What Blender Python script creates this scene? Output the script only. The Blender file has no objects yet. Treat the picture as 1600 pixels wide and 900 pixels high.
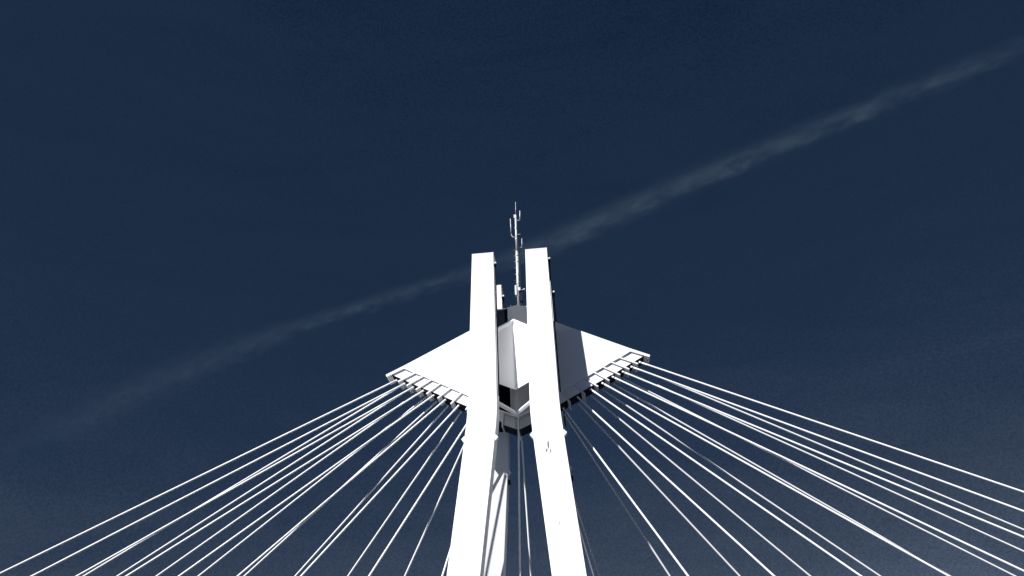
import bpy, bmesh, math, random
from mathutils import Vector, Matrix

random.seed(7)
scene = bpy.context.scene
COL = scene.collection

# ------------------------------------------------------------------ camera
cam_data = bpy.data.cameras.new("camera")
cam_data.sensor_width = 36.0
cam_data.lens = 1250.0 / 1600.0 * 36.0
cam_data.clip_start = 0.1
cam_data.clip_end = 90000.0
cam = bpy.data.objects.new("camera", cam_data)
COL.objects.link(cam)
ROT = Matrix(((0.9934321, 0.0824296, 0.0793606),
              (0.1103043, -0.5054747, -0.8557618),
              (-0.0304253, 0.8588951, -0.5112471)))
cam.matrix_world = Matrix.Translation((5.98, -66.84, 1.6)) @ ROT.to_4x4()
scene.camera = cam

# ------------------------------------------------------------------ light
SUN_AZ = math.radians(38.5)      # to the left of the viewing direction, behind the camera
SUN_EL = math.radians(42.0)
to_sun = Vector((-math.sin(SUN_AZ) * math.cos(SUN_EL),
                 -math.cos(SUN_AZ) * math.cos(SUN_EL),
                 math.sin(SUN_EL)))
sun_data = bpy.data.lights.new("sun", "SUN")
sun_data.energy = 4.9
sun_data.angle = math.radians(0.5)
sun_data.color = (1.0, 0.99, 0.975)
sun = bpy.data.objects.new("sun", sun_data)
sun.rotation_euler = to_sun.to_track_quat("Z", "Y").to_euler()
sun.location = to_sun * 200
COL.objects.link(sun)

world = bpy.data.worlds.new("World")
scene.world = world
world.use_nodes = True
wn, wl = world.node_tree.nodes, world.node_tree.links
for n in list(wn):
    wn.remove(n)
w_out = wn.new("ShaderNodeOutputWorld")
w_bg = wn.new("ShaderNodeBackground")
w_sky = wn.new("ShaderNodeTexSky")
w_sky.sky_type = "NISHITA"
w_sky.sun_disc = False
w_sky.sun_elevation = SUN_EL
w_sky.sun_rotation = math.atan2(to_sun.x, to_sun.y)
w_sky.altitude = 120
w_sky.air_density = 1.0
w_sky.dust_density = 0.6
w_sky.ozone_density = 2.0
# thin high cirrus streaks, spread over the whole dome
w_geo = wn.new("ShaderNodeTexCoord")
w_map = wn.new("ShaderNodeMapping")
w_map.inputs["Rotation"].default_value = (0.0, math.radians(18), math.radians(-28))
w_map.inputs["Scale"].default_value = (2.2, 5.0, 11.0)
w_noise = wn.new("ShaderNodeTexNoise")
w_noise.inputs["Scale"].default_value = 1.5
w_noise.inputs["Detail"].default_value = 7.0
w_noise.inputs["Roughness"].default_value = 0.62
w_noise.inputs["Distortion"].default_value = 0.6
w_range = wn.new("ShaderNodeMapRange")
w_range.inputs["From Min"].default_value = 0.35
w_range.inputs["From Max"].default_value = 0.75
w_range.inputs["To Min"].default_value = 0.95
w_range.inputs["To Max"].default_value = 1.18
w_bw = wn.new("ShaderNodeRGBToBW")
w_mul = wn.new("ShaderNodeMath")
w_mul.operation = "MULTIPLY"
w_ramp = wn.new("ShaderNodeValToRGB")       # toned, steel-blue monochrome sky
SKY_GAIN = 0.1
w_gain = wn.new("ShaderNodeMath")
w_gain.operation = "MULTIPLY"
w_gain.inputs[1].default_value = SKY_GAIN
w_bg.inputs["Strength"].default_value = 0.1
def ramp(node, stops):
    cr = node.color_ramp
    while len(cr.elements) > 1:
        cr.elements.remove(cr.elements[0])
    cr.elements[0].position = stops[0][0]
    cr.elements[0].color = (*stops[0][1], 1)
    for p, c in stops[1:]:
        e = cr.elements.new(p)
        e.color = (*c, 1)
SKY_STOPS = [(0.0, (0.005, 0.035, 0.13)), (0.10, (0.036, 0.100, 0.256)), (0.13, (0.066, 0.146, 0.330)), (0.20, (0.085, 0.176, 0.377)),
             (0.25, (0.115, 0.213, 0.437)), (0.41, (0.26, 0.38, 0.61)), (0.6, (0.46, 0.62, 0.96)), (1.0, (1.05, 2.1, 4.6))]
ramp(w_ramp, SKY_STOPS)
wl.new(w_geo.outputs["Generated"], w_map.inputs["Vector"])
wl.new(w_map.outputs["Vector"], w_noise.inputs["Vector"])
wl.new(w_noise.outputs["Fac"], w_range.inputs["Value"])
wl.new(w_sky.outputs["Color"], w_bw.inputs["Color"])
wl.new(w_bw.outputs["Val"], w_mul.inputs[0])
wl.new(w_range.outputs["Result"], w_mul.inputs[1])
w_fine = wn.new("ShaderNodeTexNoise")
w_fine.inputs["Scale"].default_value = 420.0
w_fine.inputs["Detail"].default_value = 2.0
w_fr = wn.new("ShaderNodeMapRange")
w_fr.inputs["From Min"].default_value = 0.3
w_fr.inputs["From Max"].default_value = 0.7
w_fr.inputs["To Min"].default_value = 0.86
w_fr.inputs["To Max"].default_value = 1.14
w_m2 = wn.new("ShaderNodeMath")
w_m2.operation = "MULTIPLY"
wl.new(w_geo.outputs["Generated"], w_fine.inputs["Vector"])
wl.new(w_fine.outputs["Fac"], w_fr.inputs["Value"])
wl.new(w_mul.outputs["Value"], w_m2.inputs[0])
wl.new(w_fr.outputs["Result"], w_m2.inputs[1])
wl.new(w_m2.outputs["Value"], w_gain.inputs[0])
wl.new(w_gain.outputs["Value"], w_ramp.inputs["Fac"])
wl.new(w_ramp.outputs["Color"], w_bg.inputs["Color"])
wl.new(w_bg.outputs["Background"], w_out.inputs["Surface"])

scene.view_settings.view_transform = "Standard"
scene.view_settings.look = "None"
scene.view_settings.exposure = 0.7
scene.view_settings.gamma = 1.0
scene.view_settings.use_curve_mapping = False

# ------------------------------------------------------------------ materials
def new_mat(name):
    m = bpy.data.materials.new(name)
    m.use_nodes = True
    nt = m.node_tree
    bsdf = nt.nodes["Principled BSDF"]
    return m, nt, bsdf

def mottled(name, col, var=0.03, rough=0.5, scale=0.6, bump=0.0, metallic=0.0, streak=False, spec=0.3):
    m, nt, b = new_mat(name)
    tc = nt.nodes.new("ShaderNodeTexCoord")
    mp = nt.nodes.new("ShaderNodeMapping")
    mp.inputs["Scale"].default_value = (1, 1, 0.15) if streak else (1, 1, 1)
    nz = nt.nodes.new("ShaderNodeTexNoise")
    nz.inputs["Scale"].default_value = scale
    nz.inputs["Detail"].default_value = 8
    nz.inputs["Roughness"].default_value = 0.65
    rp = nt.nodes.new("ShaderNodeValToRGB")
    lo = tuple(max(0, c * (1 - 2 * var)) for c in col)
    hi = tuple(c * (1 + var) for c in col)
    ramp(rp, [(0.3, lo), (0.6, hi)])
    nt.links.new(tc.outputs["Object"], mp.inputs["Vector"])
    nt.links.new(mp.outputs["Vector"], nz.inputs["Vector"])
    nt.links.new(nz.outputs["Fac"], rp.inputs["Fac"])
    nt.links.new(rp.outputs["Color"], b.inputs["Base Color"])
    b.inputs["Roughness"].default_value = rough
    b.inputs["Metallic"].default_value = metallic
    b.inputs["Specular IOR Level"].default_value = spec
    if bump:
        bp = nt.nodes.new("ShaderNodeBump")
        bp.inputs["Strength"].default_value = bump
        bp.inputs["Distance"].default_value = 0.02
        nz2 = nt.nodes.new("ShaderNodeTexNoise")
        nz2.inputs["Scale"].default_value = 14
        nt.links.new(tc.outputs["Object"], nz2.inputs["Vector"])
        nt.links.new(nz2.outputs["Fac"], bp.inputs["Height"])
        nt.links.new(bp.outputs["Normal"], b.inputs["Normal"])
    return m

M_WHITE = mottled("white_painted_concrete", (0.80, 0.80, 0.80), 0.015, 0.6, 0.35, bump=0.05, streak=True)
M_STEEL = mottled("white_painted_steel", (0.80, 0.80, 0.80), 0.012, 0.45, 0.5)
M_CABLE = mottled("white_cable_sheath", (0.80, 0.80, 0.80), 0.02, 0.4, 1.2)
M_GALV = mottled("galvanised_steel", (0.50, 0.51, 0.53), 0.10, 0.45, 6.0, metallic=0.2)
M_DARK = mottled("dark_steel_and_shade", (0.012, 0.016, 0.024), 0.1, 0.8, 3.0, spec=0.1)  # own colour of small fittings; on the bearing plates it is painted shade
M_OPENING_SHADE = mottled("near_black_panel", (0.004, 0.006, 0.010), 0.1, 1.0, 3.0, spec=0.0)  # unlit depth of an opening, put into the colour
M_ROOF = mottled("grey_roof_shade", (0.10, 0.11, 0.125), 0.1, 0.8, 2.0)  # shade put into the colour, so the sunlit roof edge stays dim
M_LAMP = mottled("opal_lamp_glass", (0.82, 0.82, 0.82), 0.01, 0.15, 3.0)
M_GROUND = mottled("dark_wet_ground", (0.018, 0.029, 0.055), 0.25, 0.95, 0.08)
M_ASPHALT = mottled("asphalt", (0.05, 0.05, 0.055), 0.15, 0.9, 1.5, bump=0.3)
M_DECK = mottled("deck_concrete", (0.14, 0.15, 0.165), 0.08, 0.8, 0.6, bump=0.2)

# white leg paint that also carries a few soot streaks (own shapes, fixed to the paint)
def stained_white():
    m, nt, b = new_mat("white_painted_concrete_with_soot_marks")
    N, Lk = nt.nodes, nt.links
    tc = N.new("ShaderNodeTexCoord")
    nz = N.new("ShaderNodeTexNoise")
    nz.inputs["Scale"].default_value = 0.35
    nz.inputs["Detail"].default_value = 8
    rp = N.new("ShaderNodeValToRGB")
    ramp(rp, [(0.3, (0.775, 0.775, 0.775)), (0.6, (0.81, 0.81, 0.81))])
    Lk.new(tc.outputs["Object"], nz.inputs["Vector"])
    Lk.new(nz.outputs["Fac"], rp.inputs["Fac"])
    # fine crackle used to break the marks up
    mp = N.new("ShaderNodeMapping")
    mp.inputs["Scale"].default_value = (7.0, 7.0, 1.3)
    nz2 = N.new("ShaderNodeTexNoise")
    nz2.inputs["Scale"].default_value = 1.0
    nz2.inputs["Detail"].default_value = 6
    nz2.inputs["Roughness"].default_value = 0.7
    Lk.new(tc.outputs["Object"], mp.inputs["Vector"])
    Lk.new(mp.outputs["Vector"], nz2.inputs["Vector"])
    total = None
    for (x, z, sx, sz, amp) in ((2.76, 23.45, 0.10, 0.52, 1.0), (2.62, 22.95, 0.12, 0.34, 0.85), (2.92, 22.85, 0.10, 0.34, 0.8),
                                (3.30, 16.9, 0.09, 0.60, 0.74), (3.24, 16.0, 0.09, 0.50, 0.70)):
        sep = N.new("ShaderNodeSeparateXYZ")
        Lk.new(tc.outputs["Object"], sep.inputs["Vector"])
        def gauss_term(sock, c, s):
            a = N.new("ShaderNodeMath"); a.operation = "SUBTRACT"; a.inputs[1].default_value = c
            Lk.new(sock, a.inputs[0])
            d = N.new("ShaderNodeMath"); d.operation = "DIVIDE"; d.inputs[1].default_value = s
            Lk.new(a.outputs[0], d.inputs[0])
            p = N.new("ShaderNodeMath"); p.operation = "MULTIPLY"
            Lk.new(d.outputs[0], p.inputs[0]); Lk.new(d.outputs[0], p.inputs[1])
            return p.outputs[0]
        ad = N.new("ShaderNodeMath"); ad.operation = "ADD"
        Lk.new(gauss_term(sep.outputs["X"], x, sx), ad.inputs[0])
        Lk.new(gauss_term(sep.outputs["Z"], z, sz), ad.inputs[1])
        inv = N.new("ShaderNodeMapRange")
        inv.inputs["From Min"].default_value = 0.0
        inv.inputs["From Max"].default_value = 1.6
        inv.inputs["To Min"].default_value = amp
        inv.inputs["To Max"].default_value = 0.0
        Lk.new(ad.outputs[0], inv.inputs["Value"])
        if total is None:
            total = inv.outputs["Result"]
        else:
            mx = N.new("ShaderNodeMath"); mx.operation = "MAXIMUM"
            Lk.new(total, mx.inputs[0]); Lk.new(inv.outputs["Result"], mx.inputs[1])
            total = mx.outputs[0]
    th = N.new("ShaderNodeMath"); th.operation = "MULTIPLY"
    Lk.new(total, th.inputs[0]); Lk.new(nz2.outputs["Fac"], th.inputs[1])
    mr = N.new("ShaderNodeMapRange")
    mr.inputs["From Min"].default_value = 0.22
    mr.inputs["From Max"].default_value = 0.42
    Lk.new(th.outputs[0], mr.inputs["Value"])
    mix = N.new("ShaderNodeMix"); mix.data_type = "RGBA"
    Lk.new(mr.outputs["Result"], mix.inputs["Factor"])
    Lk.new(rp.outputs["Color"], mix.inputs["A"])
    mix.inputs["B"].default_value = (0.06, 0.065, 0.075, 1)
    Lk.new(mix.outputs["Result"], b.inputs["Base Color"])
    b.inputs["Roughness"].default_value = 0.6
    b.inputs["Specular IOR Level"].default_value = 0.3
    return m
M_WHITE_STAINED = stained_white()

# ------------------------------------------------------------------ mesh helpers
def finish(name, bm, mat, parent=None, smooth=False, bevel=0.0):
    bmesh.ops.recalc_face_normals(bm, faces=bm.faces)
    me = bpy.data.meshes.new(name)
    bm.to_mesh(me)
    bm.free()
    me.materials.append(mat)
    if smooth:
        for p in me.polygons:
            p.use_smooth = True
    ob = bpy.data.objects.new(name, me)
    COL.objects.link(ob)
    if parent is not None:
        ob.parent = parent
    if bevel:
        md = ob.modifiers.new("bevel", "BEVEL")
        md.width = bevel
        md.segments = 2
        md.limit_method = "ANGLE"
    return ob

def empty(name, loc=(0, 0, 0)):
    o = bpy.data.objects.new(name, None)
    o.location = loc
    o.empty_display_size = 0.5
    COL.objects.link(o)
    return o

def tag(o, label, cat, group=None):
    o["label"] = label
    o["category"] = cat
    if group:
        o["group"] = group
    return o

def add_prism(bm, poly, y0, y1):
    """polygon in XZ swept from y0 to y1"""
    a = [bm.verts.new((x, y0, z)) for x, z in poly]
    b = [bm.verts.new((x, y1, z)) for x, z in poly]
    n = len(poly)
    bm.faces.new(a)
    bm.faces.new(b[::-1])
    for i in range(n):
        j = (i + 1) % n
        bm.faces.new((a[i], b[i], b[j], a[j]))

def add_loft(bm, rings):
    rows = [[bm.verts.new(p) for p in r] for r in rings]
    n = len(rows[0])
    for r0, r1 in zip(rows, rows[1:]):
        for i in range(n):
            j = (i + 1) % n
            bm.faces.new((r0[i], r0[j], r1[j], r1[i]))
    bm.faces.new(rows[0][::-1])
    bm.faces.new(rows[-1])

def add_box(bm, x0, x1, y0, y1, z0, z1):
    add_prism(bm, [(x0, z0), (x1, z0), (x1, z1), (x0, z1)], y0, y1)

def add_tube(bm, p, q, r0, r1=None, seg=12):
    p, q = Vector(p), Vector(q)
    r1 = r0 if r1 is None else r1
    d = (q - p).normalized()
    u = d.cross(Vector((0, 0, 1)) if abs(d.z) < 0.95 else Vector((1, 0, 0))).normalized()
    v = d.cross(u)
    rings = []
    for c, r in ((p, r0), (q, r1)):
        rings.append([c + (u * math.cos(2 * math.pi * k / seg) + v * math.sin(2 * math.pi * k / seg)) * r for k in range(seg)])
    add_loft(bm, rings)

def add_ball(bm, c, r, seg=12):
    bmesh.ops.create_uvsphere(bm, u_segments=seg, v_segments=8, radius=r, matrix=Matrix.Translation(c))

# ------------------------------------------------------------------ ground and deck (below the frame)
bm = bmesh.new()
R0 = 60000.0
ring = [bm.verts.new((R0 * math.cos(2 * math.pi * k / 96), R0 * math.sin(2 * math.pi * k / 96), 0)) for k in range(96)]
bm.faces.new(ring)
g = finish("ground", bm, M_GROUND)
g["kind"] = "structure"

bm = bmesh.new()
prof = [(-6.6, 4.9), (-6.6, 4.2), (-4.2, 3.4), (4.2, 3.4), (6.6, 4.2), (6.6, 4.9)]
a = [bm.verts.new((-260, y, z)) for y, z in prof]
b = [bm.verts.new((260, y, z)) for y, z in prof]
bm.faces.new(a); bm.faces.new(b[::-1])
for i in range(len(prof)):
    j = (i + 1) % len(prof)
    bm.faces.new((a[i], b[i], b[j], a[j]))
deck = finish("bridge_deck", bm, M_DECK)
deck["kind"] = "structure"
bm = bmesh.new()
add_box(bm, -260, 260, -5.2, 5.2, 4.904, 4.95)
road = finish("road", bm, M_ASPHALT)
road["kind"] = "structure"

# ------------------------------------------------------------------ pylon
pylon = empty("bridge_pylon")
tag(pylon, "white four-legged bridge pylon with two triangular anchor wings under the radio mast", "pylon")

# front-face corner stations of a near leg: z, inner x, outer x, front y   (depth DEP)
DEP = 1.6
STATIONS = [(-0.5, 3.80, 6.28, -10.05), (13.2, 2.58, 5.04, -7.42), (23.2, 1.66, 4.15, -5.55), (24.8, 1.52, 4.02, -5.28),
            (25.8, 1.44, 3.94, -5.10), (26.6, 1.395, 3.885, -4.98), (27.4, 1.38, 3.85, -4.90), (28.4, 1.38, 3.82, -4.82),
            (33.0, 1.42, 3.745, -4.52), (43.27, 1.52, 3.565, -3.84)]

def leg_at(z):
    for s0, s1 in zip(STATIONS, STATIONS[1:]):
        if s0[0] <= z <= s1[0]:
            t = (z - s0[0]) / (s1[0] - s0[0])
            return [s0[k] + (s1[k] - s0[k]) * t for k in range(1, 4)]
    return list(STATIONS[-1][1:])

LEG_LABEL = {(-1, -1): None, (1, -1): "right front leg with two sooty streaks", (-1, 1): None, (1, 1): None}
for sx in (-1, 1):
    for sy in (-1, 1):
        bm = bmesh.new()
        rings = []
        for z, xi, xo, yf in STATIONS:
            ya, yb = (yf, yf + DEP) if sy < 0 else (-yf, -yf - DEP)
            rings.append([(sx * xi, ya, z), (sx * xo, ya, z), (sx * xo, yb, z), (sx * xi, yb, z)])
        add_loft(bm, rings)
        leg = finish("leg", bm, M_WHITE_STAINED if (sx, sy) == (1, -1) else M_WHITE, pylon, bevel=0.03)
        if LEG_LABEL[(sx, sy)]:
            leg["label"] = LEG_LABEL[(sx, sy)]
        # pointed cleats on both flanks just below the bend
        zc = 24.45
        xi, xo, yf = leg_at(zc)
        ya, yb = (yf + 0.02, yf + DEP - 0.05) if sy < 0 else (-yf - DEP + 0.05, -yf - 0.02)
        for xs, d in ((sx * xi, -sx), (sx * xo, sx)):
            bm = bmesh.new()
            add_prism(bm, [(xs - d * 0.12, zc - 0.30), (xs + d * 0.05, zc - 0.28), (xs + d * 0.27, zc + 0.0),
                           (xs + d * 0.05, zc + 0.24), (xs - d * 0.12, zc + 0.26)], ya, ya + 0.5)
            finish("cleat", bm, M_WHITE, leg, bevel=0.01)
        # small dark junction box low on the right-hand flank
        zc = 23.7
        xi, xo, yf = leg_at(zc)
        xs = xo if sx > 0 else -xi
        ym = yf + 0.9 if sy < 0 else -yf - 0.9
        if sy > 0:
            bm = bmesh.new()
            add_box(bm, xs - 0.1, xs + 0.2, ym - 0.2, ym + 0.2, zc - 0.2, zc + 0.2)
            finish("junction_box", bm, M_DARK, leg, bevel=0.02)
        # flat cap on the shaft top
        z, xi, xo, yf = STATIONS[-1]
        ya, yb = (yf, yf + DEP) if sy < 0 else (-yf - DEP, -yf)
        bm = bmesh.new()
        add_box(bm, min(sx * xi, sx * xo) - 0.015, max(sx * xi, sx * xo) + 0.015, ya - 0.015, yb + 0.015, z + 0.002, z + 0.07)
        finish("cap", bm, M_WHITE, leg)

# ---- wings: two skin plates, transverse fins, recessed cell panels, bearing plates
WY = 0.95           # outer skin
FY = 0.81           # recessed cell panel
ROOT = [(10.478, 33.318), (9.407, 32.759), (8.618, 32.377), (7.854, 31.946), (7.003, 31.506), (6.057, 30.992),
        (5.061, 30.451), (3.98, 29.87), (2.75, 29.2), (1.32, 28.4)]
TIP = [(12.041, 32.776), (10.864, 32.074), (10.044, 31.614), (9.183, 31.145), (8.183, 30.673), (7.152, 30.165),
       (5.962, 29.542), (4.614, 28.867), (3.12, 28.05), (1.42, 27.05)]
def lerp2(p, q, t):
    return (p[0] + (q[0] - p[0]) * t, p[1] + (q[1] - p[1]) * t)
TOPLINE = lambda x: 36.9 - 0.5025 * (x - 3.83)
for sx in (-1, 1):
    wing = empty("wing", (0, 0, 0))
    wing.parent = pylon
    wing["label"] = "left anchor wing, fully sunlit" if sx < 0 else "right anchor wing, partly in the leg's shadow"
    F = lambda poly: [(sx * x, z) for x, z in poly]
    # skins
    skin = [(1.98, TOPLINE(1.98)), (10.3, TOPLINE(10.3) + 0.0), (10.40, 33.30)] + ROOT[1:9] + [(1.98, 28.77)]
    for sy in (-1, 1):
        bm = bmesh.new()
        y0, y1 = sorted((sy * WY, sy * (WY - 0.12)))
        add_prism(bm, F(skin), y0, y1)
        finish("skin_plate", bm, M_STEEL, wing)
    # sloping top cover
    bm = bmesh.new()
    add_prism(bm, F([(1.98, TOPLINE(1.98) - 0.01), (10.3, TOPLINE(10.3) - 0.01), (10.3, TOPLINE(10.3) - 0.12), (1.98, TOPLINE(1.98) - 0.12)]),
              -WY + 0.122, WY - 0.122)
    finish("top_cover", bm, M_STEEL, wing)
    # outermost fin = end of the sloping top flange
    bm = bmesh.new()
    add_prism(bm, F([(10.304, TOPLINE(10.3)), (12.10, 32.80), (12.02, 32.60), (10.404, 33.30)]), -WY, WY)
    finish("top_fin", bm, M_STEEL, wing)
    for i in range(1, 10):
        r, t = Vector(ROOT[i]), Vector(TIP[i])
        d = (t - r).normalized()
        nrm = Vector((-d.y, d.x)) * 0.055
        up = r - d * 0.02
        e = t + d * 0.05
        bm = bmesh.new()
        add_prism(bm, F([up + nrm, e + nrm, e + nrm * 0.2 + d * 0.06, e - nrm, up - nrm]), -WY + 0.004, WY - 0.004)
        finish("fin", bm, M_STEEL, wing)
    for i in range(9):
        # the panel leaves 3 mm to the fins on either side
        r0, t0, r1, t1 = Vector(ROOT[i]), Vector(TIP[i]), Vector(ROOT[i + 1]), Vector(TIP[i + 1])
        if i == 0:
            t0 = Vector((11.95, 32.66))
        ax = (r1 - r0).normalized() * 0.075
        p0, p1 = r0 + ax, r1 - ax
        q0, q1 = r0.lerp(t0, 0.74) + ax, r1.lerp(t1, 0.74) - ax
        for sy in (-1, 1):
            bm = bmesh.new()
            y0, y1 = sorted((sy * FY, sy * (FY - 0.06)))
            add_prism(bm, F([p0, q0, q1, p1]), y0, y1)
            finish("cell_panel", bm, M_STEEL, wing)
        # bearing plate across the cell, where the cables bear
        d = ((t0 - r0).normalized() + (t1 - r1).normalized()).normalized()
        g0, g1 = q0 + d * 0.004, q1 + d * 0.004
        bm = bmesh.new()
        add_prism(bm, F([g0, g0 + d * 0.06, g1 + d * 0.06, g1]), -0.80, 0.80)
        finish("bearing_plate", bm, M_DARK, wing)  # near-black colour paints the deep shade under the cell

# ---- cross beams tying the wings to the four legs (behind the shafts)
for sx in (-1, 1):
    bm = bmesh.new()
    x0, x1 = sorted((sx * 1.78, sx * 3.45))
    add_box(bm, x0, x1, -2.95, -WY - 0.003, 30.5, 36.2)
    finish("cross_beam", bm, M_STEEL, pylon)
    bm = bmesh.new()
    add_box(bm, x0, x1, WY + 0.003, 2.95, 30.5, 36.2)
    finish("cross_beam", bm, M_STEEL, pylon)

# ---- core wall between the legs: shallow ridge, near-black panel on the left painting the dark of an opening
core = empty("core")
core.parent = pylon
bm = bmesh.new()
plan = [(-0.78, 0.56), (-0.12, 0.32), (0.0, 0.30), (1.95, 0.78), (1.95, 1.5), (-0.78, 1.5)]
add_loft(bm, [[(x, y, 27.4) for x, y in plan], [(x, y, 39.72) for x, y in plan]])
finish("core_wall", bm, M_STEEL, core)
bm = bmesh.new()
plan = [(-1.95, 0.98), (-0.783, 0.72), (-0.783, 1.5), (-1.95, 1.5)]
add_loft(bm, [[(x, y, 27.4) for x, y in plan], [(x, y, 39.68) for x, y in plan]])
finish("opening_shade_panel", bm, M_OPENING_SHADE, core)
for x in (-0.45, 0.16):
    bm = bmesh.new()
    add_box(bm, x - 0.03, x + 0.03, 0.12 + abs(x) * 0.25, 0.50, 27.5, 39.76)
    finish("stiffener", bm, M_STEEL, core)
bm = bmesh.new()
add_box(bm, -1.97, 1.97, 0.95, 1.6, 39.73, 39.85)
finish("roof_plate", bm, M_ROOF, core)

# ---- folded (chevron) cover plate between the near legs and its twin between the far legs
XE = 1.40
def chevron(sy):
    ch = empty("folded_cover")
    ch.parent = pylon
    def facet(name, sx, z_edge0, z_edge1, z_mid0, z_mid1, fwd, th, mat=M_STEEL):
        """one half of the fold; y grows towards the pylon centre"""
        ye, ym = 3.20 + fwd, 2.32 + fwd
        xm = sx * 0.006
        xe0 = sx * (leg_at(z_edge0)[0] - 0.004)
        xe1 = sx * (leg_at(z_edge1)[0] - 0.004)
        bm = bmesh.new()
        ring0 = [(xe0, sy * ye, z_edge0), (xm, sy * ym, z_mid0), (xm, sy * (ym - th), z_mid0), (xe0, sy * (ye - th), z_edge0)]
        ring1 = [(xe1, sy * ye, z_edge1), (xm, sy * ym, z_mid1), (xm, sy * (ym - th), z_mid1), (xe1, sy * (ye - th), z_edge1)]
        add_loft(bm, [ring0, ring1])
        return finish(name, bm, mat, ch)
    def lip(name, sx, ze, zm, h, out):
        bm = bmesh.new()
        ye, ym = 3.20, 2.32
        xm = sx * 0.006
        xe = sx * (leg_at(ze)[0] - 0.004)
        def prof(x, y, z):
            return [(x, sy * (y + 0.02), z), (x, sy * (y + out), z + h * 0.45), (x, sy * (y + out * 0.9), z + h * 0.6),
                    (x, sy * (y - 0.10), z + h), (x, sy * (y - 0.14), z)]
        add_loft(bm, [prof(xe, ye, ze), prof(xm, ym, zm)])
        return finish(name, bm, M_STEEL, ch)
    for sx in (-1, 1):
        facet("fold_panel", sx, 30.10, 35.12, 29.78, 36.38, 0.0, 0.10)
        lip("upper_lip", sx, 35.124, 36.384, 0.52, 0.16)
        lip("lower_lip", sx, 28.0, 27.35, 0.45, 0.18)
    bm = bmesh.new()
    y0, y1 = sorted((sy * 2.332, sy * 2.37))
    add_box(bm, -0.05, 0.05, y0, y1, 29.9, 36.3)
    finish("fold_seam", bm, M_STEEL, ch)
chevron(-1)
chevron(1)

# ---- anchor cells below the core, for the two middle cables
mid = empty("middle_anchor")
mid.parent = pylon
for sx in (-1, 1):
    for sy in (-1, 1):
        bm = bmesh.new()
        y0, y1 = sorted((sy * 0.30, sy * 0.24))
        add_prism(bm, [(sx * 0.06, 27.75), (sx * 1.25, 28.3), (sx * 1.33, 27.2), (sx * 0.06, 26.65)], y0, y1)
        finish("cell_panel", bm, M_STEEL, mid)
    bm = bmesh.new()
    add_prism(bm, [(sx * 0.06, 26.64), (sx * 1.33, 27.19), (sx * 1.33, 27.12), (sx * 0.06, 26.57)], -0.80, 0.80)
    finish("bearing_plate", bm, M_DARK, mid)  # underside shade painted in by the dark colour, as on the wings
    bm = bmesh.new()
    add_prism(bm, [(sx * 0.06, 27.9), (sx * 1.75, 28.64), (sx * 1.75, 28.50), (sx * 0.06, 27.76)], -WY, WY)
    finish("floor_plate", bm, M_STEEL, mid)
bm = bmesh.new()
add_box(bm, -0.055, 0.055, -WY, WY, 26.3, 27.98)
finish("fin", bm, M_STEEL, mid)

# ------------------------------------------------------------------ stay cables
AX = [11.15, 10.38, 9.56, 8.63, 7.66, 6.58, 5.37, 4.05, 2.55]
AZ = [32.25, 31.85, 31.43, 31.00, 30.47, 29.95, 29.29, 28.35, 27.45]
LAND = {(-1, -1): [-64.9, -59.9, -53.8, -47.2, -40.4, -32.9, -25.1, -17.0, -8.4],
        (-1, 1): [-64.2, -59.0, -52.9, -46.5, -39.6, -32.0, -24.4, -16.4, -7.6],
        (1, -1): [62.8, 58.0, 52.3, 46.2, 39.6, 32.4, 24.9, 17.0, 8.1],
        (1, 1): [63.4, 58.6, 52.9, 46.9, 40.0, 32.8, 25.2, 17.3, 7.8]}
ORD = ["uppermost", "second", "third", "fourth", "fifth", "sixth", "seventh", "eighth", "lowest, steepest"]
def cable(a, b, label, group):
    a, b = Vector(a), Vector(b)
    root = empty("stay_cable", b)
    tag(root, label, "cable", group)
    bm = bmesh.new()
    n = max(6, int((a - b).length / 0.8))         # short facets keep the long thin tube clean
    d0 = (b - a).normalized()
    u0 = d0.cross(Vector((0, 0, 1)) if abs(d0.z) < 0.95 else Vector((1, 0, 0))).normalized()
    v0 = d0.cross(u0)
    add_loft(bm, [[(a - b) * (1 - k / n) + (u0 * math.cos(q * math.pi / 8) + v0 * math.sin(q * math.pi / 8)) * 0.078
                   for q in range(16)] for k in range(n + 1)])
    finish("strand", bm, M_CABLE, root, smooth=True)
    d = (b - a).normalized()
    bm = bmesh.new()
    add_tube(bm, a - d * 0.10 - b, a + d * 0.16 - b, 0.088, 0.084, seg=20)
    finish("upper_socket", bm, M_CABLE, root, smooth=True)
    bm = bmesh.new()
    add_tube(bm, -d * 1.3, d * 0.05, 0.12, seg=14)
    finish("lower_socket", bm, M_GALV, root, smooth=True)
    return root
for (sx, sy), xs in LAND.items():
    side = "left" if sx < 0 else "right"
    row = "near" if sy < 0 else "far"
    for i in range(9):
        cable((sx * AX[i], sy * 0.72, AZ[i]), (xs[i], sy * 6.0, 4.9),
              "white stay cable, %s of the %s row fanning down to the %s" % (ORD[i], row, side),
              "stay cables of the %s %s fan" % (row, side))
for sy in (-1, 1):
    cable((0.10 if sy > 0 else -0.02, sy * 0.75, 26.6), (0.31 if sy > 0 else -0.04, sy * 6.0, 4.9),
          "white near-vertical stay cable between the legs, %s" % ("left of the two" if sy < 0 else "right of the two, dark at its top"),
          "middle stay cables between the legs")

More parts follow.
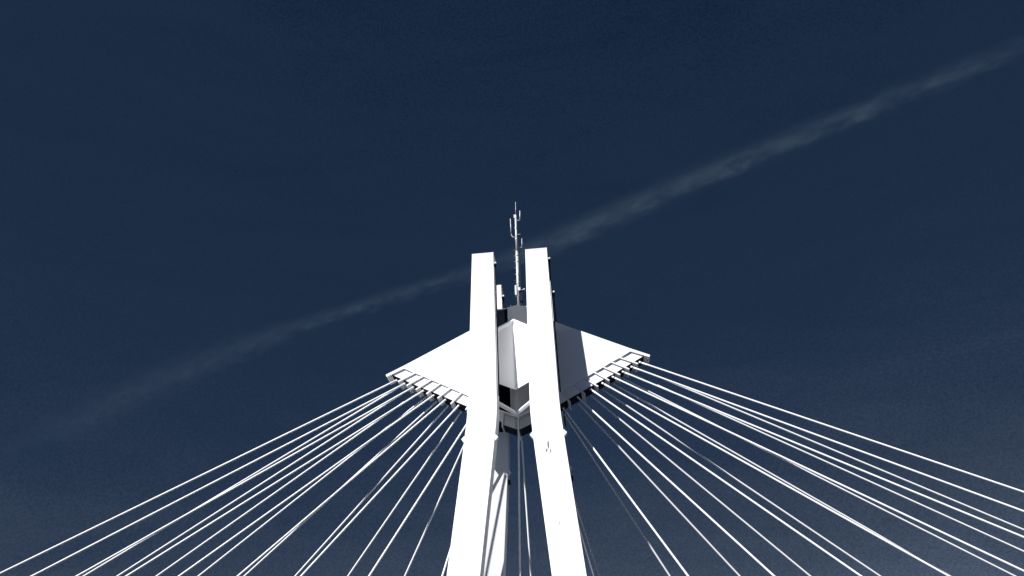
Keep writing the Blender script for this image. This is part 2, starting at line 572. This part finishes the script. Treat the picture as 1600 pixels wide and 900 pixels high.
# ------------------------------------------------------------------ radio mast on the core roof
mast = empty("radio_mast", (0.28, 1.25, 39.85))
tag(mast, "slender radio mast with side antennas rising between the pylon shafts", "mast")
def mpart(name, mat, build, parent=None, smooth=False):
    bm = bmesh.new()
    build(bm)
    return finish(name, bm, mat, parent or mast, smooth=smooth)
MB = 39.85
def Z(z):
    return z - MB
mpart("base_plate", M_GALV, lambda b: add_box(b, -0.35, 0.35, -0.3, 0.3, 0.0, 0.08))
mpart("pole", M_GALV, lambda b: add_tube(b, (0, 0, 0.08), (0.02, 0, Z(46.4)), 0.15, 0.14, 16), smooth=True)
mpart("upper_pole", M_GALV, lambda b: add_tube(b, (0.02, 0, Z(46.4)), (0.03, 0, Z(51.0)), 0.11, 0.10, 14), smooth=True)
mpart("cable_tray", M_DARK, lambda b: add_box(b, 0.165, 0.34, -0.10, 0.06, 0.15, Z(47.2)))
for z in (42.75, 43.7, 45.25, 46.0, 46.45, 48.0, 49.4):
    r = 0.19 if z < 46.4 else 0.14
    mpart("collar", M_GALV, lambda b: add_tube(b, (0.01, 0, Z(z)), (0.01, 0, Z(z) + 0.10), r, seg=14), smooth=False)
for k in range(16):
    z = 41.3 + k * 0.36
    sgn = -1 if k % 2 else 1
    mpart("step_bolt", M_GALV, lambda b: add_tube(b, (0, 0, Z(z)), (sgn * 0.30 if sgn < 0 else 0.14, -0.10, Z(z)), 0.016, seg=6))
# whip at the top and head box
head = mpart("head_box", M_GALV, lambda b: add_box(b, -0.16, 0.10, -0.12, 0.12, Z(50.72), Z(51.12)))
mpart("whip_antenna", M_GALV, lambda b: add_tube(b, (0.04, 0, Z(51.1)), (0.09, 0, Z(52.85)), 0.032, 0.022, 8), smooth=True)
# side antennas: arm + rod
def side_antenna(pts, rod0, rod1, r):
    a = mpart("antenna_rod", M_GALV, lambda b: add_tube(b, rod0, rod1, r, r * 0.85, 10), smooth=True)
    for p, q in zip(pts, pts[1:]):
        bm = bmesh.new()
        add_tube(bm, p, q, 0.035, seg=8)
        finish("antenna_arm", bm, M_GALV, a)
side_antenna([(0.03, 0, Z(50.45)), (0.48, 0, Z(50.42)), (0.48, 0, Z(50.52))], (0.48, 0, Z(50.42)), (0.50, 0, Z(51.62)), 0.06)
side_antenna([(0.02, 0, Z(48.32)), (-0.38, 0, Z(48.40)), (-0.50, 0, Z(48.75))], (-0.50, 0, Z(48.75)), (-0.53, 0, Z(50.72)), 0.05)
side_antenna([(0.02, 0, Z(47.0)), (0.46, 0, Z(47.0)), (0.56, 0, Z(47.05))], (0.56, 0, Z(46.95)), (0.58, 0, Z(48.1)), 0.04)
mpart("antenna_arm", M_GALV, lambda b: add_tube(b, (0.02, 0, Z(48.62)), (0.42, 0, Z(48.66)), 0.03, seg=8))
mpart("slanted_whip", M_DARK, lambda b: add_tube(b, (-0.52, 0, Z(48.75)), (-1.32, 0.1, Z(47.5)), 0.018, 0.010, 6))
# equipment clustered at the foot
mpart("equipment_box", M_GALV, lambda b: add_box(b, -0.32, -0.14, -0.22, 0.14, Z(41.35), Z(42.45)))
mpart("equipment_box", M_DARK, lambda b: add_box(b, 0.16, 0.42, -0.25, 0.2, Z(40.6), Z(41.55)))
mpart("equipment_box", M_GALV, lambda b: add_box(b, -0.02, 0.24, -0.34, -0.14, Z(41.75), Z(42.1)))
arm = mpart("horn_arm", M_GALV, lambda b: add_tube(b, (0.05, -0.1, Z(41.85)), (0.62, -0.2, Z(41.9)), 0.035, seg=8))
bm = bmesh.new(); add_ball(bm, (0.62, -0.2, Z(41.9)), 0.10)
finish("horn", bm, M_GALV, arm, smooth=True)

# ------------------------------------------------------------------ warning lamps on the four shafts
LAMP_WORDS = {(-1, -1): "small white warning lamp beside the top of the near left shaft",
              (1, -1): "small white warning lamp beside the top of the near right shaft",
              (-1, 1): "small white warning lamp of the far left shaft, just above the core",
              (1, 1): "small white warning lamp of the far right shaft, at the outer right"}
for (sx, sy), words in LAMP_WORDS.items():
    z = 42.1
    xi, xo, yf = leg_at(z)
    xs = xo if sx > 0 else -xi
    y = yf + 0.06 if sy < 0 else -yf - DEP + 0.06
    root = empty("warning_lamp", (xs, y, z))
    tag(root, words, "lamp", "warning lamps on the shafts")
    zb = 28.4
    xl = leg_at(zb)[1] if sx > 0 else -leg_at(zb)[0]
    dy = (leg_at(zb)[2] - yf) * (1 if sy < 0 else -1)
    bm = bmesh.new()
    add_tube(bm, (0.12, 0.35, -0.13), (xl - xs + 0.14, dy + 0.4, zb - z), 0.06, seg=10)
    finish("conduit", bm, M_DARK, root, smooth=True)
    bm = bmesh.new()
    add_box(bm, -0.02, 0.24, -0.05, 0.42, -0.17, -0.115)
    finish("bracket", bm, M_DARK, root)
    bm = bmesh.new()
    add_ball(bm, (0.17, 0, 0.0), 0.115)
    finish("lamp_globe", bm, M_LAMP, root, smooth=True)

# ------------------------------------------------------------------ contrail, nine kilometres up
def contrail():
    A = Vector((9600.0, 7700.0, 9000.0))
    B = Vector((-20500.0, 23450.0, 9000.0))
    ux = (B - A).normalized()
    uy = Vector((0, 0, 1)).cross(ux)
    L = (B - A).length
    # sideways wander of the trail along its length (metres), from its drift in the wind
    pts = [(6924, 9171), (6299, 9465), (3489, 11060), (1327, 12200), (-437, 13434), (-2264, 14252), (-4892, 15207), (-7774, 16470),
           (-11563, 18469), (-15369, 20834)]
    sw = []
    for x, y in pts:
        d = Vector((x, y, 9000)) - A
        sw.append((d.dot(ux) / L, d.dot(uy)))
    sw = [(0.0, sw[0][1])] + sw + [(1.0, sw[-1][1])]
    def off(t):
        for (t0, v0), (t1, v1) in zip(sw, sw[1:]):
            if t0 <= t <= t1:
                return v0 + (v1 - v0) * (t - t0) / (t1 - t0)
        return sw[-1][1]
    N = 48
    samples = []
    for k in range(N + 1):
        t = k / N
        samples.append(sum(off(min(1, max(0, t + d))) for d in (-0.03, -0.015, 0, 0.015, 0.03)) / 5)
    rad = lambda t: 420 + 560 * t
    bm = bmesh.new()
    rings = []
    for k in range(N + 1):
        t = k / N
        r = rad(t)
        rings.append([(t * L, samples[k] + r * math.cos(a * math.pi / 6), 0.8 * r * math.sin(a * math.pi / 6)) for a in range(12)])
    add_loft(bm, rings)
    m = bpy.data.materials.new("ice_trail")
    m.use_nodes = True
    nt = m.node_tree
    nd, lk = nt.nodes, nt.links
    for n in list(nd):
        nd.remove(n)
    out = nd.new("ShaderNodeOutputMaterial")
    vol = nd.new("ShaderNodeVolumePrincipled")
    vol.inputs["Color"].default_value = (0.66, 0.83, 1.0, 1)
    vol.inputs["Anisotropy"].default_value = 0.0
    tc = nd.new("ShaderNodeTexCoord")
    sep = nd.new("ShaderNodeSeparateXYZ")
    lk.new(tc.outputs["Object"], sep.inputs[0])
    def mth(op, a, b=None):
        n = nd.new("ShaderNodeMath"); n.operation = op
        for i, s in enumerate((a, b)):
            if s is None:
                continue
            if isinstance(s, (int, float)):
                n.inputs[i].default_value = s
            else:
                lk.new(s, n.inputs[i])
        return n.outputs[0]
    t = mth("DIVIDE", sep.outputs["X"], L)
    cr = nd.new("ShaderNodeValToRGB")
    cr.color_ramp.interpolation = "B_SPLINE"
    lo, hi = min(samples) - 1, max(samples) + 1
    idx = [round(k * N / 27) for k in range(28)]
    ramp(cr, [(k / N, ((samples[k] - lo) / (hi - lo),) * 3) for k in idx])
    lk.new(t, cr.inputs["Fac"])
    c = mth("ADD", mth("MULTIPLY", cr.outputs["Color"], hi - lo), lo)
    # ragged edges
    nz = nd.new("ShaderNodeTexNoise")
    mp = nd.new("ShaderNodeMapping")
    mp.inputs["Scale"].default_value = (0.0016, 0.0042, 0.0042)
    lk.new(tc.outputs["Object"], mp.inputs["Vector"])
    lk.new(mp.outputs["Vector"], nz.inputs["Vector"])
    nz.inputs["Scale"].default_value = 1.0
    nz.inputs["Detail"].default_value = 6.0
    nz.inputs["Roughness"].default_value = 0.66
    dy = mth("ADD", mth("SUBTRACT", sep.outputs["Y"], c), mth("MULTIPLY", mth("SUBTRACT", nz.outputs["Fac"], 0.5), 860))
    rr = nd.new("ShaderNodeValToRGB")
    ramp(rr, [(0.0, (0.15,) * 3), (0.12, (0.14,) * 3), (0.22, (0.19,) * 3), (0.33, (0.22,) * 3), (0.42, (0.16,) * 3), (0.50, (0.15,) * 3),
              (0.58, (0.27,) * 3), (0.68, (0.40,) * 3), (0.8, (0.45,) * 3)])
    lk.new(t, rr.inputs["Fac"])
    r = mth("MULTIPLY", rr.outputs["Color"], 1000)
    yy = mth("DIVIDE", dy, r)
    zz = mth("DIVIDE", sep.outputs["Z"], r)
    d2 = mth("ADD", mth("MULTIPLY", yy, yy), mth("MULTIPLY", zz, zz))
    fall = mth("POWER", 2.718, mth("MULTIPLY", d2, -1.5))
    clump = nd.new("ShaderNodeMapRange")
    clump.inputs["From Min"].default_value = 0.38
    clump.inputs["From Max"].default_value = 0.64
    clump.inputs["To Min"].default_value = 0.2
    clump.inputs["To Max"].default_value = 1.5
    lk.new(nz.outputs["Fac"], clump.inputs["Value"])
    fade = nd.new("ShaderNodeValToRGB")
    ramp(fade, [(0.0, (0.7,) * 3), (0.10, (0.75,) * 3), (0.14, (1.0,) * 3), (0.33, (0.85,) * 3), (0.40, (0.6,) * 3), (0.48, (0.75,) * 3),
                (0.53, (0.42,) * 3), (0.573, (0.24,) * 3), (0.66, (0.12,) * 3), (0.78, (0.07,) * 3), (0.9, (0.02,) * 3)])
    lk.new(t, fade.inputs["Fac"])
    dens = mth("MULTIPLY", mth("MULTIPLY", mth("MULTIPLY", fall, clump.outputs["Result"]), fade.outputs["Color"]), CONTRAIL_DENSITY)
    lk.new(dens, vol.inputs["Density"])
    lk.new(vol.outputs["Volume"], out.inputs["Volume"])
    m.cycles.volume_step_rate = 0.02
    o = finish("contrail", bm, m)
    rot = Matrix((ux, uy, ux.cross(uy))).transposed()
    o.matrix_world = Matrix.Translation(A) @ rot.to_4x4()
    tag(o, "faint white condensation trail slanting across the dark sky behind the pylon", "contrail")
CONTRAIL_DENSITY = 0.00022
contrail()

scene.cycles.volume_max_steps = 512
scene.cycles.volume_bounces = 0
scene.cycles.max_bounces = 8
